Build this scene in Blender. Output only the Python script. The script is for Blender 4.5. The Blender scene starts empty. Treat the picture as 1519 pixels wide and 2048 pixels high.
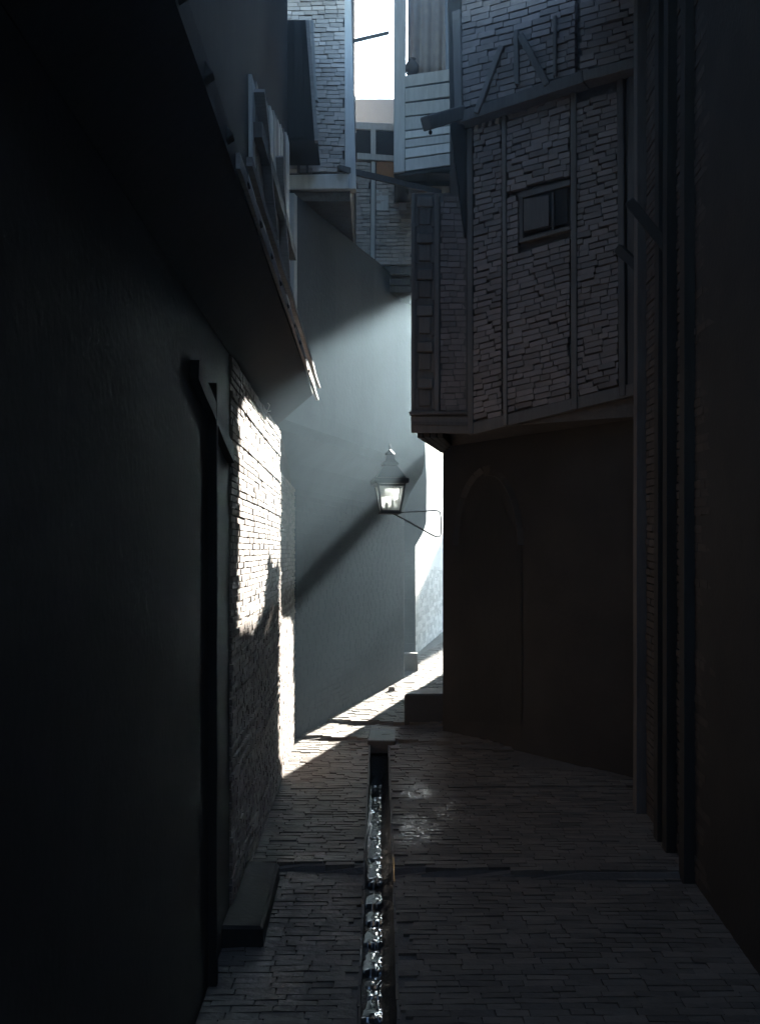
import bpy, math, random
from mathutils import Vector, Matrix
random.seed(7)
rnd = random.Random(11)

# ------------------------------------------------------------------ camera, light, exposure
sc = bpy.context.scene
col = sc.collection
F = 2200.0; CX = 759.5; HY = 1170.0; CZ = 2.4        # focal length in photo pixels, eye height
cam_d = bpy.data.cameras.new("camera"); cam = bpy.data.objects.new("camera", cam_d); col.objects.link(cam)
cam.location = (0, 0, CZ); cam.rotation_euler = (math.radians(90), 0, 0)
cam_d.sensor_width = 36; cam_d.lens = F / 2048 * 36; cam_d.shift_y = (HY - 1024) / 2048
cam_d.clip_start = 0.05; cam_d.clip_end = 400
sc.camera = cam
AZ = math.radians(18.5); EL = math.radians(21.2)      # sun: ahead of the camera, to the right
SA, CA, TE = math.sin(AZ), math.cos(AZ), math.tan(EL)
w = bpy.data.worlds.new("World"); sc.world = w; w.use_nodes = True
nt = w.node_tree; bg = nt.nodes["Background"]; sky = nt.nodes.new("ShaderNodeTexSky")
sky.sky_type = 'NISHITA'; sky.sun_disc = False; sky.sun_elevation = EL; sky.sun_rotation = AZ
sky.air_density = 1.4; sky.dust_density = .6; sky.ozone_density = 3.0
nt.links.new(sky.outputs[0], bg.inputs[0]); bg.inputs[1].default_value = 0.05
sd = bpy.data.lights.new("sun", 'SUN'); sun = bpy.data.objects.new("sun", sd); col.objects.link(sun)
sd.energy = 5.0; sd.angle = math.radians(0.5); sd.color = (1.0, 0.94, 0.84)
Ldir = Vector((SA * math.cos(EL), CA * math.cos(EL), math.sin(EL)))
sun.rotation_euler = Ldir.to_track_quat('Z', 'Y').to_euler()
sun.location = Ldir * 30
sc.view_settings.view_transform = 'Standard'; sc.view_settings.look = 'None'
sc.view_settings.exposure = 3.6; sc.view_settings.gamma = 1
sc.view_settings.use_curve_mapping = False
sc.render.engine = 'CYCLES'
sc.cycles.use_denoising = True
sc.cycles.max_bounces = 6; sc.cycles.diffuse_bounces = 2; sc.cycles.volume_bounces = 0
sc.cycles.glossy_bounces = 3; sc.cycles.transmission_bounces = 4; sc.cycles.transparent_max_bounces = 6
sc.cycles.sample_clamp_indirect = 4.0

# ------------------------------------------------------------------ coordinates
def P(px, py, Y):
    "the point at depth Y seen at photo pixel (px, py)"
    return Vector(((px - CX) / F * Y, Y, CZ - (py - HY) / F * Y))
def UT(u, t, Z=0.0):
    "point from sun-aligned ground coordinates: t along the sun's azimuth, u across it"
    return Vector((u * CA + t * SA, t * CA - u * SA, Z))
def proj(p):
    return (CX + F * p.x / p.y, HY - F * (p.z - CZ) / p.y) if p.y > 0.2 else (-9e3, -9e3)

RIS = [7.07, 10.73, 11.5]
PR = [(-9, -.75), (7.07, .553), (7.0701, .592), (10.73, .868), (10.7301, .898), (11.5, .938), (11.5001, .972), (60, 4.98)]
def zprof(Y):
    for (a, za), (b, zb) in zip(PR, PR[1:]):
        if Y <= b: return za + (zb - za) * (Y - a) / (b - a)
    return PR[-1][1]
def zg(X, Y):
    return zprof(Y + 0.33 * max(-1.2, min(1.2, X)) * (1 if Y > 9 else .35))

# ------------------------------------------------------------------ materials
def mat(name, base, rough=.85, var=.35, scale=9, bump=.3, bscale=60, spec=.3, dark=None, stretch=None, metal=0.0, tone=0.5, bdist=.004):
    m = bpy.data.materials.new(name); m.use_nodes = True
    n = m.node_tree.nodes; l = m.node_tree.links; b = n["Principled BSDF"]
    geo = n.new("ShaderNodeNewGeometry"); mp = n.new("ShaderNodeMapping")
    l.new(geo.outputs["Position"], mp.inputs[0])
    if stretch: mp.inputs["Scale"].default_value = stretch
    n1 = n.new("ShaderNodeTexNoise"); n1.inputs["Scale"].default_value = scale; n1.inputs["Detail"].default_value = 8
    n1.inputs["Roughness"].default_value = .65
    l.new(mp.outputs[0], n1.inputs["Vector"])
    n2 = n.new("ShaderNodeTexNoise"); n2.inputs["Scale"].default_value = 1.7; n2.inputs["Detail"].default_value = 5
    l.new(geo.outputs["Position"], n2.inputs["Vector"])
    at = n.new("ShaderNodeAttribute"); at.attribute_name = "tone"
    oi = n.new("ShaderNodeObjectInfo")
    def math_(op, a, c):
        k = n.new("ShaderNodeMath"); k.operation = op
        for i, v in enumerate((a, c)):
            if isinstance(v, (int, float)): k.inputs[i].default_value = v
            else: l.new(v, k.inputs[i])
        return k.outputs[0]
    t = math_('FRACT', math_('ADD', at.outputs["Fac"], oi.outputs["Random"]), 0)
    f = math_('ADD', math_('MULTIPLY', math_('SUBTRACT', n1.outputs[0], .5), var * 2.2),
              math_('ADD', math_('MULTIPLY', math_('SUBTRACT', n2.outputs[0], .5), var * 1.6),
                    math_('MULTIPLY', math_('SUBTRACT', t, .5), tone)))
    f = math_('ADD', f, 1.0)
    mx = n.new("ShaderNodeMix"); mx.data_type = 'RGBA'; mx.blend_type = 'MULTIPLY'; mx.inputs[0].default_value = 1
    mx.inputs[6].default_value = (*base, 1)
    cmb = n.new("ShaderNodeCombineColor")
    for i in range(3): l.new(f, cmb.inputs[i])
    l.new(cmb.outputs[0], mx.inputs[7]); l.new(mx.outputs[2], b.inputs["Base Color"])
    b.inputs["Roughness"].default_value = rough; b.inputs["Specular IOR Level"].default_value = spec
    b.inputs["Metallic"].default_value = metal
    bn = n.new("ShaderNodeTexNoise"); bn.inputs["Scale"].default_value = bscale; bn.inputs["Detail"].default_value = 6
    l.new(mp.outputs[0], bn.inputs["Vector"])
    bp = n.new("ShaderNodeBump"); bp.inputs["Strength"].default_value = bump; bp.inputs["Distance"].default_value = bdist
    l.new(bn.outputs[0], bp.inputs["Height"]); l.new(bp.outputs[0], b.inputs["Normal"])
    return m
M = {}
M['brick'] = mat('old_brick', (.23, .19, .165), tone=.45, bump=.5)
M['palebrick'] = mat('pale_brick', (.50, .44, .40), tone=.45, bump=.5)  # paler copy of the brick; reflected daylight is put into its colour
M['evenbrick'] = mat('limewashed_brick', (.046, .055, .068), tone=.12, var=.2, bump=.3)  # same shade blue as the plaster of the backlit wall
M['darkbrick'] = mat('smoked_brick', (.18, .155, .15), tone=.4, bump=.5)  # dimmed copy of the brick, with the facade's shade in its colour
M['sootbrick'] = mat('sooty_brick', (.06, .052, .048), tone=.4, bump=.5)  # near-black brick copy that carries the shade of the unlit house
M['darkstone'] = mat('blackened_stone', (.055, .05, .046), var=.4, scale=12, bump=.6, bscale=40, bdist=.006, rough=.7)  # darker version of the worn stone
M['mortar'] = mat('mud_mortar', (.10, .088, .08), var=.5, scale=14, bump=.7, bscale=35, bdist=.01)
M['plaster'] = mat('worn_plaster', (.046, .055, .068), var=.35, scale=3, bump=.4, bscale=22, bdist=.008)  # near-black blue paints the shade on the backlit wall
M['pale'] = mat('pale_limewash', (.5, .49, .47), var=.12, scale=3, bump=.25, bscale=18, bdist=.006)
M['wood'] = mat('weathered_timber', (.115, .105, .10), var=.5, scale=6, stretch=(6, 6, .5), bump=.5, bscale=40, tone=.6)
M['plank'] = mat('weathered_plank', (.34, .32, .31), var=.5, scale=6, stretch=(.7, 6, 9), bump=.5, bscale=30, tone=.5)
M['soot'] = mat('sooty_plaster', (.033, .030, .028), var=.4, scale=4, bump=.5, bscale=25, bdist=.006)  # near-black plaster paints the deep shade on unlit walls
M['darkwood'] = mat('sooty_timber', (.03, .028, .026), var=.5, scale=6, stretch=(5, 5, .6), bump=.5, bscale=40)  # dark timber copy, shade under the overhangs put into its colour
M['palewood'] = mat('whitened_timber', (.60, .59, .57), var=.3, scale=6, stretch=(5, 5, .6), bump=.4)  # pale wood, lightened further to stand in for sky glow
M['stone'] = mat('worn_stone', (.15, .14, .13), var=.4, scale=12, bump=.6, bscale=40, bdist=.006, rough=.7)
M['metal'] = mat('blackened_metal', (.018, .02, .024), rough=.5, var=.4, scale=30, bump=.2, spec=.4, tone=0)
M['shutter'] = mat('rusty_orange_shutter', (.36, .17, .07), var=.35, scale=8)
M['cloth'] = mat('faded_cloth', (.30, .27, .25), var=.3, scale=12, rough=.95, bump=.2)
M['clay'] = mat('dark_clay', (.10, .085, .08), var=.3, scale=12)
M['void'] = mat('sooty_interior', (.035, .032, .03), var=.3)  # near-black colour paints the darkness inside windows and behind planks
M['silt'] = mat('black_silt', (.03, .028, .026), var=.5, rough=.22, bump=.9, bdist=.01, spec=.6)

def wet_brick():
    m = mat('damp_paving', (.12, .10, .082), rough=.8, var=.45, scale=14, bump=.7, bscale=45, tone=.6, bdist=.006)
    n = m.node_tree.nodes; l = m.node_tree.links; b = n["Principled BSDF"]
    geo = n.new("ShaderNodeNewGeometry")
    tot = None
    for (x, y, r) in [(.24, 7.85, .30), (.55, 8.3, .22), (-.5, 7.16, .2), (-.52, 5.45, .22), (-.9, 7.4, .12), (.3, 8.9, .2)]:
        d = n.new("ShaderNodeVectorMath"); d.operation = 'DISTANCE'
        ml = n.new("ShaderNodeVectorMath"); ml.operation = 'MULTIPLY'; ml.inputs[1].default_value = (1, .55, 0)
        l.new(geo.outputs["Position"], ml.inputs[0]); l.new(ml.outputs[0], d.inputs[0]); d.inputs[1].default_value = (x, y * .55, 0)
        r1 = n.new("ShaderNodeMapRange"); r1.inputs[1].default_value = r; r1.inputs[2].default_value = r * .35
        r1.inputs[3].default_value = 0; r1.inputs[4].default_value = 1
        l.new(d.outputs["Value"], r1.inputs[0])
        if tot is None: tot = r1.outputs[0]
        else:
            a = n.new("ShaderNodeMath"); a.operation = 'MAXIMUM'; l.new(tot, a.inputs[0]); l.new(r1.outputs[0], a.inputs[1]); tot = a.outputs[0]
    ns = n.new("ShaderNodeTexNoise"); ns.inputs["Scale"].default_value = 55; ns.inputs["Detail"].default_value = 4
    l.new(geo.outputs["Position"], ns.inputs["Vector"])
    nr = n.new("ShaderNodeMapRange"); nr.inputs[1].default_value = .54; nr.inputs[2].default_value = .60
    l.new(ns.outputs[0], nr.inputs[0])
    mu = n.new("ShaderNodeMath"); mu.operation = 'MULTIPLY'; l.new(tot, mu.inputs[0]); l.new(nr.outputs[0], mu.inputs[1])
    rr = n.new("ShaderNodeMapRange"); rr.inputs[3].default_value = .82; rr.inputs[4].default_value = .07
    l.new(mu.outputs[0], rr.inputs[0]); l.new(rr.outputs[0], b.inputs["Roughness"])
    b.inputs["Specular IOR Level"].default_value = .5
    return m
M['paving'] = wet_brick()
def water_mat():
    m = bpy.data.materials.new('drain_water'); m.use_nodes = True
    n = m.node_tree.nodes; l = m.node_tree.links; b = n["Principled BSDF"]
    b.inputs["Base Color"].default_value = (.03, .032, .033, 1); b.inputs["Roughness"].default_value = .05
    b.inputs["IOR"].default_value = 1.6; b.inputs["Specular IOR Level"].default_value = .9
    return m
M['water'] = water_mat()
def glass_mat():
    m = bpy.data.materials.new('dusty_glass'); m.use_nodes = True
    n = m.node_tree.nodes; l = m.node_tree.links; out = n["Material Output"]; b = n["Principled BSDF"]
    n.remove(b)
    tr = n.new("ShaderNodeBsdfTransparent"); tl = n.new("ShaderNodeBsdfTranslucent"); gl = n.new("ShaderNodeBsdfGlossy")
    tl.inputs[0].default_value = (.8, .85, .85, 1); gl.inputs["Roughness"].default_value = .08
    ns = n.new("ShaderNodeTexNoise"); ns.inputs["Scale"].default_value = 9; ns.inputs["Detail"].default_value = 5
    geo = n.new("ShaderNodeNewGeometry"); l.new(geo.outputs["Position"], ns.inputs["Vector"])
    mr = n.new("ShaderNodeMapRange"); mr.inputs[1].default_value = .35; mr.inputs[2].default_value = .7; mr.inputs[3].default_value = .25; mr.inputs[4].default_value = .8
    l.new(ns.outputs[0], mr.inputs[0])
    m1 = n.new("ShaderNodeMixShader"); l.new(mr.outputs[0], m1.inputs[0]); l.new(tr.outputs[0], m1.inputs[1]); l.new(tl.outputs[0], m1.inputs[2])
    m2 = n.new("ShaderNodeMixShader"); m2.inputs[0].default_value = .07; l.new(m1.outputs[0], m2.inputs[1]); l.new(gl.outputs[0], m2.inputs[2])
    l.new(m2.outputs[0], out.inputs[0])
    return m
M['glass'] = glass_mat()

# ------------------------------------------------------------------ building tools
def tag(o, label=None, cat=None, group=None, kind=None):
    if label: o['label'] = label
    if cat: o['category'] = cat
    if group: o['group'] = group
    if kind: o['kind'] = kind
    return o
def thing(name, loc, label, cat, group=None):
    o = bpy.data.objects.new(name, None); col.objects.link(o); o.location = loc; o.empty_display_size = .2
    return tag(o, label, cat, group)
def par(o, p):
    if p is not None:
        o.parent = p; o.matrix_parent_inverse = Matrix.Translation(Vector(p.get('_w', tuple(p.location)))).inverted()
class MB:
    def __init__(s): s.v = []; s.f = []; s.t = []
    def add(s, vs, fs, tone=None):
        k = len(s.v); s.v += [tuple(q) for q in vs]
        tt = rnd.random() if tone is None else tone
        for f in fs: s.f.append(tuple(i + k for i in f)); s.t.append(tt)
    def box(s, a, b, tone=None):
        x0, y0, z0 = a; x1, y1, z1 = b
        s.hexa([(x0, y0, z0), (x1, y0, z0), (x1, y1, z0), (x0, y1, z0), (x0, y0, z1), (x1, y0, z1), (x1, y1, z1), (x0, y1, z1)], tone)
    def hexa(s, c, tone=None):
        s.add(c, [(0, 3, 2, 1), (4, 5, 6, 7), (0, 1, 5, 4), (1, 2, 6, 5), (2, 3, 7, 6), (3, 0, 4, 7)], tone)
    def bar(s, a, b, wd, ht, up=(0, 0, 1), tone=None, taper=1.0, wob=0.0):
        "a squared timber from a to b, bent slightly by wob"
        a = Vector(a); b = Vector(b); d = (b - a).normalized(); up = Vector(up)
        if abs(d.dot(up)) > .95: up = Vector((0, 1, 0))
        x = d.cross(up).normalized(); z = x.cross(d).normalized()
        n = 6 if wob else 1; rings = []
        for i in range(n + 1):
            c = a.lerp(b, i / n); k = 1 + (taper - 1) * i / n
            if wob and 0 < i < n: c = c + x * rnd.uniform(-wob, wob) + z * rnd.uniform(-wob, wob)
            rings.append([c + x * (sx * wd / 2 * k) + z * (sz * ht / 2 * k) for sx, sz in ((-1, -1), (1, -1), (1, 1), (-1, 1))])
        vs = [p for r in rings for p in r]; fs = [(3, 2, 1, 0), tuple(4 * n + i for i in range(4))]
        for i in range(n):
            for j in range(4):
                q = 4 * i; fs.append((q + j, q + (j + 1) % 4, q + 4 + (j + 1) % 4, q + 4 + j))
        s.add(vs, fs, tone)
    def tube(s, pts, r, seg=8):
        pts = [Vector(p) for p in pts]; rings = []
        for i, p in enumerate(pts):
            d = (pts[min(i + 1, len(pts) - 1)] - pts[max(i - 1, 0)]).normalized()
            up = Vector((0, 0, 1)) if abs(d.z) < .95 else Vector((0, 1, 0))
            x = d.cross(up).normalized(); z = x.cross(d)
            rings.append([p + (x * math.cos(a) + z * math.sin(a)) * r for a in [2 * math.pi * k / seg for k in range(seg)]])
        vs = [q for g in rings for q in g]; fs = [tuple(range(seg - 1, -1, -1)), tuple(len(vs) - seg + k for k in range(seg))]
        for i in range(len(pts) - 1):
            for k in range(seg):
                fs.append((i * seg + k, i * seg + (k + 1) % seg, (i + 1) * seg + (k + 1) % seg, (i + 1) * seg + k))
        s.add(vs, fs, 0)
    def ring_stack(s, c, prof, seg=4, rot=math.pi / 4, cap=True):
        "prof = (radius, z) list; seg=4 gives a square section (radius = half width)"
        k = 1 / math.cos(math.pi / seg) if seg == 4 else 1
        vs = []
        for r, z in prof:
            for i in range(seg):
                a = rot + 2 * math.pi * i / seg
                vs.append((c[0] + math.cos(a) * r * k, c[1] + math.sin(a) * r * k, c[2] + z))
        fs = []
        for j in range(len(prof) - 1):
            for i in range(seg):
                fs.append((j * seg + i, j * seg + (i + 1) % seg, (j + 1) * seg + (i + 1) % seg, (j + 1) * seg + i))
        if cap: fs += [tuple(range(seg - 1, -1, -1)), tuple((len(prof) - 1) * seg + i for i in range(seg))]
        s.add(vs, fs, 0)
    def prism(s, pts, off, tone=None):
        "polygon pts (3D) extruded by vector off"
        n = len(pts); off = Vector(off)
        vs = [Vector(p) for p in pts] + [Vector(p) + off for p in pts]
        fs = [tuple(range(n)), tuple(range(2 * n - 1, n - 1, -1))]
        for i in range(n): fs.append((i, i + n, (i + 1) % n + n, (i + 1) % n))
        s.add(vs, fs, tone)
    def build(s, name, m, parent=None, kind=None, bevel=0.0, smooth=False):
        me = bpy.data.meshes.new(name)
        c = Vector((0, 0, 0))
        if s.v:
            c = Vector((sum(v[0] for v in s.v) / len(s.v), sum(v[1] for v in s.v) / len(s.v), min(v[2] for v in s.v)))
        me.from_pydata([(v[0] - c.x, v[1] - c.y, v[2] - c.z) for v in s.v], [], s.f)
        at = me.attributes.new("tone", 'FLOAT', 'FACE'); at.data.foreach_set("value", s.t)
        me.materials.append(M[m]); me.update()
        import bmesh
        bm = bmesh.new(); bm.from_mesh(me); bmesh.ops.recalc_face_normals(bm, faces=bm.faces)
        if bevel:
            bmesh.ops.bevel(bm, geom=list(bm.edges), offset=bevel, segments=1, affect='EDGES', clamp_overlap=True)
        bm.to_mesh(me); bm.free()
        if smooth:
            for p in me.polygons: p.use_smooth = True
        o = bpy.data.objects.new(name, me); col.objects.link(o)
        o.location = c
        if parent is not None:
            o.parent = parent; o['_w'] = tuple(c)
            pw = Vector(parent['_w']) if '_w' in parent else Vector(parent.location)
            o.location = c - pw
        if kind: o['kind'] = kind
        return o
# shared brick shapes (unit box, x along, y = out of the wall, z up)
BR = []
for k in range(8):
    g = MB(); j = lambda a=.035: rnd.uniform(-a, a)
    vs = []
    for z in (-.5, .5):
        for (x, y) in ((-.5, -.5), (.5, -.5), (.5, .40), (.482, .5), (-.482, .5), (-.5, .40)):
            vs.append((x + j(.008), y + j(.03), z + j(.06)))
    fs = [(5, 4, 3, 2, 1, 0), (6, 7, 8, 9, 10, 11)] + [(i, (i + 1) % 6, (i + 1) % 6 + 6, i + 6) for i in range(6)]
    me = bpy.data.meshes.new("brick_shape"); me.from_pydata(vs, [], fs); me.update(); BR.append((me, vs, fs))
BRM = {}
def brick_mesh(k, m):
    if (k, m) not in BRM:
        me = BR[k][0].copy(); me.materials.append(M[m]); BRM[(k, m)] = me
    return BRM[(k, m)]
class Pieces:
    "collects the bricks of one house; the 300 that show largest become parts, the rest one stuff part"
    def __init__(s, parent, name, m, limit=300, minpx=9): s.L = []; s.parent = parent; s.name = name; s.m = m; s.lim = limit; s.minpx = minpx
    def add(s, c, x, y, z): s.L.append((c, x, y, z))
    def panel(s, A, B, C, D, n, ch, bl, depth=.05, holes=(), prouder=.012, wave=.004, miss=0.0, zf=(.78, .88)):
        "A,B,C,D = bottom-left, bottom-right, top-right, top-left; n = outward normal"
        A, B, C, D, n = [Vector(q) for q in (A, B, C, D, n)]
        n.normalize()
        H = ((D - A).length + (C - B).length) / 2; W = ((B - A).length + (C - D).length) / 2
        rows = max(1, int(H / ch)); S = lambda u, v: A.lerp(B, u).lerp(D.lerp(C, u), v)
        ph = rnd.random() * 6
        for j in range(rows):
            u = -rnd.random() * bl / W; po = rnd.uniform(0, prouder)
            v0 = j / rows; v1 = (j + 1) / rows
            while u < 1:
                L = bl * rnd.choice((.55, 1, 1, 1.1, .9, .95)) / W
                a = max(0, u + .0014 / W); b = min(1, u + L - .0014 / W); u += L
                if b - a < .02 / W: continue
                cu = (a + b) / 2; cv = (v0 + v1) / 2
                if any(h[0] < cu < h[1] and h[2] < cv < h[3] for h in holes): continue
                if rnd.random() < miss: continue
                dv = wave / H * (math.sin(cu * 5 + ph + j * .15) + rnd.uniform(-.25, .25))
                x = S(b, cv + dv) - S(a, cv + dv); z = (S(cu, v1 + dv) - S(cu, v0 + dv)) * rnd.uniform(*zf)
                c = S(cu, cv + dv) + n * (po * .6 + rnd.uniform(0, prouder) * .35 - depth / 2 + .006)
                s.add(c, x, n * depth, z)
    def build(s):
        sc_ = []
        for i, (c, x, y, z) in enumerate(s.L):
            px, py = proj(c); qx, qy = proj(c + x); 
            wpx = abs(qx - px) if qx > -8e3 else 0
            dep = max(c.y, .3)
            hpx = z.length * F / dep
            inside = -10 < px < 1530 and -10 < py < 2060
            big = max(wpx, math.hypot(qx - px, qy - py), hpx)
            sc_.append((big * hpx if inside and big >= s.minpx else 0, i))
        sc_.sort(reverse=True)
        top = {i for a, i in sc_[:s.lim] if a > 0}
        pw = Vector(s.parent['_w']) if '_w' in s.parent else Vector(s.parent.location)
        g = MB()
        for i, (c, x, y, z) in enumerate(s.L):
            k = rnd.randrange(8)
            if i in top:
                o = bpy.data.objects.new(s.name, brick_mesh(k, s.m)); col.objects.link(o); o.parent = s.parent
                X = x.normalized(); Yv = y.normalized(); Z = X.cross(Yv).normalized(); 
                if Z.dot(z) < 0: Z = -Z; X = -X
                Yv = Z.cross(X).normalized()
                R = Matrix((X, Yv, Z)).transposed()
                o.rotation_euler = (R @ Matrix.Rotation(rnd.uniform(-.02, .02), 3, 'Y')).to_euler()
                o.scale = (x.length, y.length, z.length); o.location = c - pw
            else:
                g.add([c + x * v[0] + y * v[1] + z * v[2] for v in BR[k][1]], BR[k][2])
        if g.v: g.build(s.name, s.m, s.parent, kind='stuff')
def one(name, m, parent=None, kind=None, bevel=0.0):
    "context-free single part: returns a builder that builds on call"
    g = MB(); g._a = (name, m, parent, kind, bevel); return g
def fin(g): return g.build(g._a[0], g._a[1], g._a[2], kind=g._a[3], bevel=g._a[4])
def boxp(name, m, parent, a, b, bevel=0.0, label=None):
    g = MB(); g.box(a, b); o = g.build(name, m, parent, bevel=bevel)
    if label: o['label'] = label
    return o
def barp(name, m, parent, a, b, wd, ht, up=(0, 0, 1), taper=1.0, wob=.0, bevel=.004):
    g = MB(); g.bar(a, b, wd, ht, up, taper=taper, wob=wob); return g.build(name, m, parent, bevel=bevel if not wob else 0)
def slabp(name, m, parent, pts, off, bevel=0.0):
    g = MB(); g.prism(pts, off); return g.build(name, m, parent, bevel=bevel)

# ------------------------------------------------------------------ ground, paving, gutter
GX0, GX1 = -.105, .09; GY1 = 10.72
XS = [-40, -8, -2, -1.2, -.9, -.5, GX0, GX1, .5, .9, 1.3, 2, 3, 8, 40]
YS = [-40, -9, -3, 1, 2, 3, 4, 5, 6] + [r for c in RIS for r in (c - .25, c + .25)] + [GY1] + [8, 9, 9.8, 13, 15, 17, 20, 30, 60, 150]
YS = sorted(set(YS))
# dense rows so that the small risers keep their shape
yy = sorted(set([y for y in YS] + [6.5 + i * .03 for i in range(45)] + [10.2 + i * .03 for i in range(65)]))
g = MB()
def gz(x, y):
    if y > 60: return zg(x, 60)
    if y < -9: return zg(x, -9)
    return zg(x, y)
for j in range(len(yy) - 1):
    for i in range(len(XS) - 1):
        if XS[i] == GX0 and 1.0 <= yy[j] < GY1 - 1e-6: continue
        q = [(XS[i], yy[j]), (XS[i + 1], yy[j]), (XS[i + 1], yy[j + 1]), (XS[i], yy[j + 1])]
        g.add([(a, b, gz(a, b) - .012) for a, b in q], [(0, 1, 2, 3)], 0)
me_ground = g.build('ground', 'mortar', kind='structure')
ground = me_ground; ground['_w'] = tuple(ground.location)
# paving bricks on edge, laid across the lane
pc = Pieces(ground, 'paving_brick', 'paving', limit=300, minpx=10)
y = 4.4
while y < 17.5:
    rw = rnd.uniform(.058, .07)
    x = -.86 + rnd.uniform(-.1, 0) if y < 10.9 else -.9 + (y - 10.84) * .3 - .1
    xe = 2.3 if y < 9.6 else 1.05 + max(0, (y - 12)) * .15
    while x < xe:
        L = rnd.choice((.16, .19, .2, .21, .11))
        a, b = x + .002, x + L - .002; x += L
        cxm = (a + b) / 2; cy = y + rw / 2
        if y < GY1 + .02 and b > GX0 - .005 and a < GX1 + .005:
            if cxm < GX0: b = GX0 - .004
            elif cxm > GX1: a = GX1 + .004
            else: continue
            if b - a < .03: continue
            cxm = (a + b) / 2
        if any(abs((cy + .33 * cxm * (1 if r > 9 else .35)) - r) < .03 for r in RIS): continue
        z = zg(cxm, cy); dz = (zg(cxm, cy + .02) - zg(cxm, cy - .02)) / .04
        if abs(dz) > .3: dz = .08
        h = rnd.uniform(-.002, .003)
        pc.add(Vector((cxm, cy, z - .03 + h)), Vector((b - a, 0, rnd.uniform(-.004, .004) * (b - a) * 4)), Vector((0, rw * .93, rw * (dz + rnd.uniform(-.03, .03)))), Vector((0, 0, .06)))
    y += rw
pc.build()
# gutter: two brick kerbs, silt bed, water running in pools
gut = thing('gutter', (0, 5, zg(0, 5)), 'narrow open brick drain running down the middle of the lane', 'drain')
for (xa, xb, nm) in ((GX0 - .0, GX0 + .012, 'kerb'), (GX1 - .012, GX1, 'kerb')):
    g = MB(); y = 1.0
    while y < GY1 - .05:
        L = min(rnd.uniform(.19, .24), GY1 - y)
        q = [(xa, y + .003), (xb, y + .003), (xb, y + L - .003), (xa, y + L - .003)]
        k = rnd.uniform(-.003, .003)
        g.hexa([(a + k, b, zg(0, b) - .45) for a, b in q] + [(a + k, b, zg(0, b) - .006) for a, b in q]); y += L
    g.build(nm, 'darkstone', gut)
slabp('end_wall', 'silt', gut, [(GX0, GY1 - .02, .2), (GX1, GY1 - .02, .2), (GX1, GY1 - .02, .86), (GX0, GY1 - .02, .86)], (0, .08, 0))
g = MB(); ny = 260
def wlv(yv):
    # falls gently from the deep head of the drain to the riser, then follows the paving
    if yv >= 7.1: return .485 + (min(yv, 10.72) - 7.1) * .024
    return zg(0, yv) - .105
def bedz(yv): return wlv(yv) - .014
rows = []
for j in range(ny + 1):
    yv = 1.0 + (GY1 - 1.0) * j / ny
    for i in range(9):
        xv = GX0 + .01 + (GX1 - GX0 - .02) * i / 8
        e = ((i - 3.2) / 4.6)
        rows.append((xv, yv, bedz(yv) + .075 * max(0, e * e) + rnd.uniform(-.006, .006) + (rnd.uniform(0, .021) if i >= 5 else (.012 if rnd.random() < .05 else 0))))
fs = [(j * 9 + i, j * 9 + i + 1, (j + 1) * 9 + i + 1, (j + 1) * 9 + i) for j in range(ny) for i in range(8)]
g.add(rows, fs, 0); g.build('bed', 'silt', gut, smooth=True)
# water: a string of nearly level pools with small falls
import mathutils.noise as mn
g = MB()
y0 = 1.0; xl, xr = GX0 + .013, .012
while y0 < 10.6:
    L = rnd.uniform(.25, .6) if y0 > 7.0 else rnd.uniform(.12, .4)
    if y0 < 7.1 < y0 + L: L = 7.1 - y0 + .02
    y1 = min(y0 + L, 10.7); lvl = bedz(y1) + .012
    FALL = max(0, bedz(y1) - bedz(y0)); n = max(8, int((y1 - y0) / .012)); m_ = 14; vs = []
    for j in range(n + 1):
        yv = y0 + (y1 - y0) * j / n
        for i in range(m_ + 1):
            xv = xl + (xr - xl) * i / m_
            e = (i / m_)
            rip = .00025 + .0055 * max(0, e - .30)
            yo = yv - y0 - .03 * (mn.noise(Vector((xv * 30, y0 * 7, 2))))
            drop = max(0, min(1, 1 - yo / .03)) * FALL
            z = lvl - drop + rip * 2.2 * mn.noise(Vector((xv * 55, yv * 22, 0))) + rip * mn.noise(Vector((xv * 130, yv * 70, 4)))
            vs.append((xv, yv, z))
    w_ = m_ + 1
    g.add(vs, [(j * w_ + i, j * w_ + i + 1, (j + 1) * w_ + i + 1, (j + 1) * w_ + i) for j in range(n) for i in range(m_)], 0)
    y0 = y1
wt = g.build('water', 'water', kind='structure', smooth=True); wt['label'] = 'trickle of dirty water shining in the open drain'
# stones lying in the drain
for i in range(26):
    yv = rnd.uniform(4.8, 10.0); xv = rnd.uniform(-.02, .05) if rnd.random() < .8 else rnd.uniform(-.09, -.06)
    g = MB(); r = rnd.uniform(.006, .014)
    g.ring_stack((xv, yv, bedz(yv) + .004), [(r * .7, 0), (r, r * .7), (r * .6, r * 1.5)], seg=6, rot=rnd.random())
    g.build('pebble', 'silt', gut)
# drain cover slab
cv = MB(); a = zg(0, 10.73)
cv.hexa([(-.125, 10.62, a - .1), (.155, 10.62, a - .1), (.17, 11.3, a - .03), (-.11, 11.3, a - .03), (-.12, 10.63, a + .03), (.15, 10.62, a + .028), (.165, 11.28, a + .062), (-.108, 11.29, a + .062)])
tag(cv.build('drain_cover', 'darkstone', bevel=.01), 'flat grey stone slab bridging the head of the open drain', 'stone slab')

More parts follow.
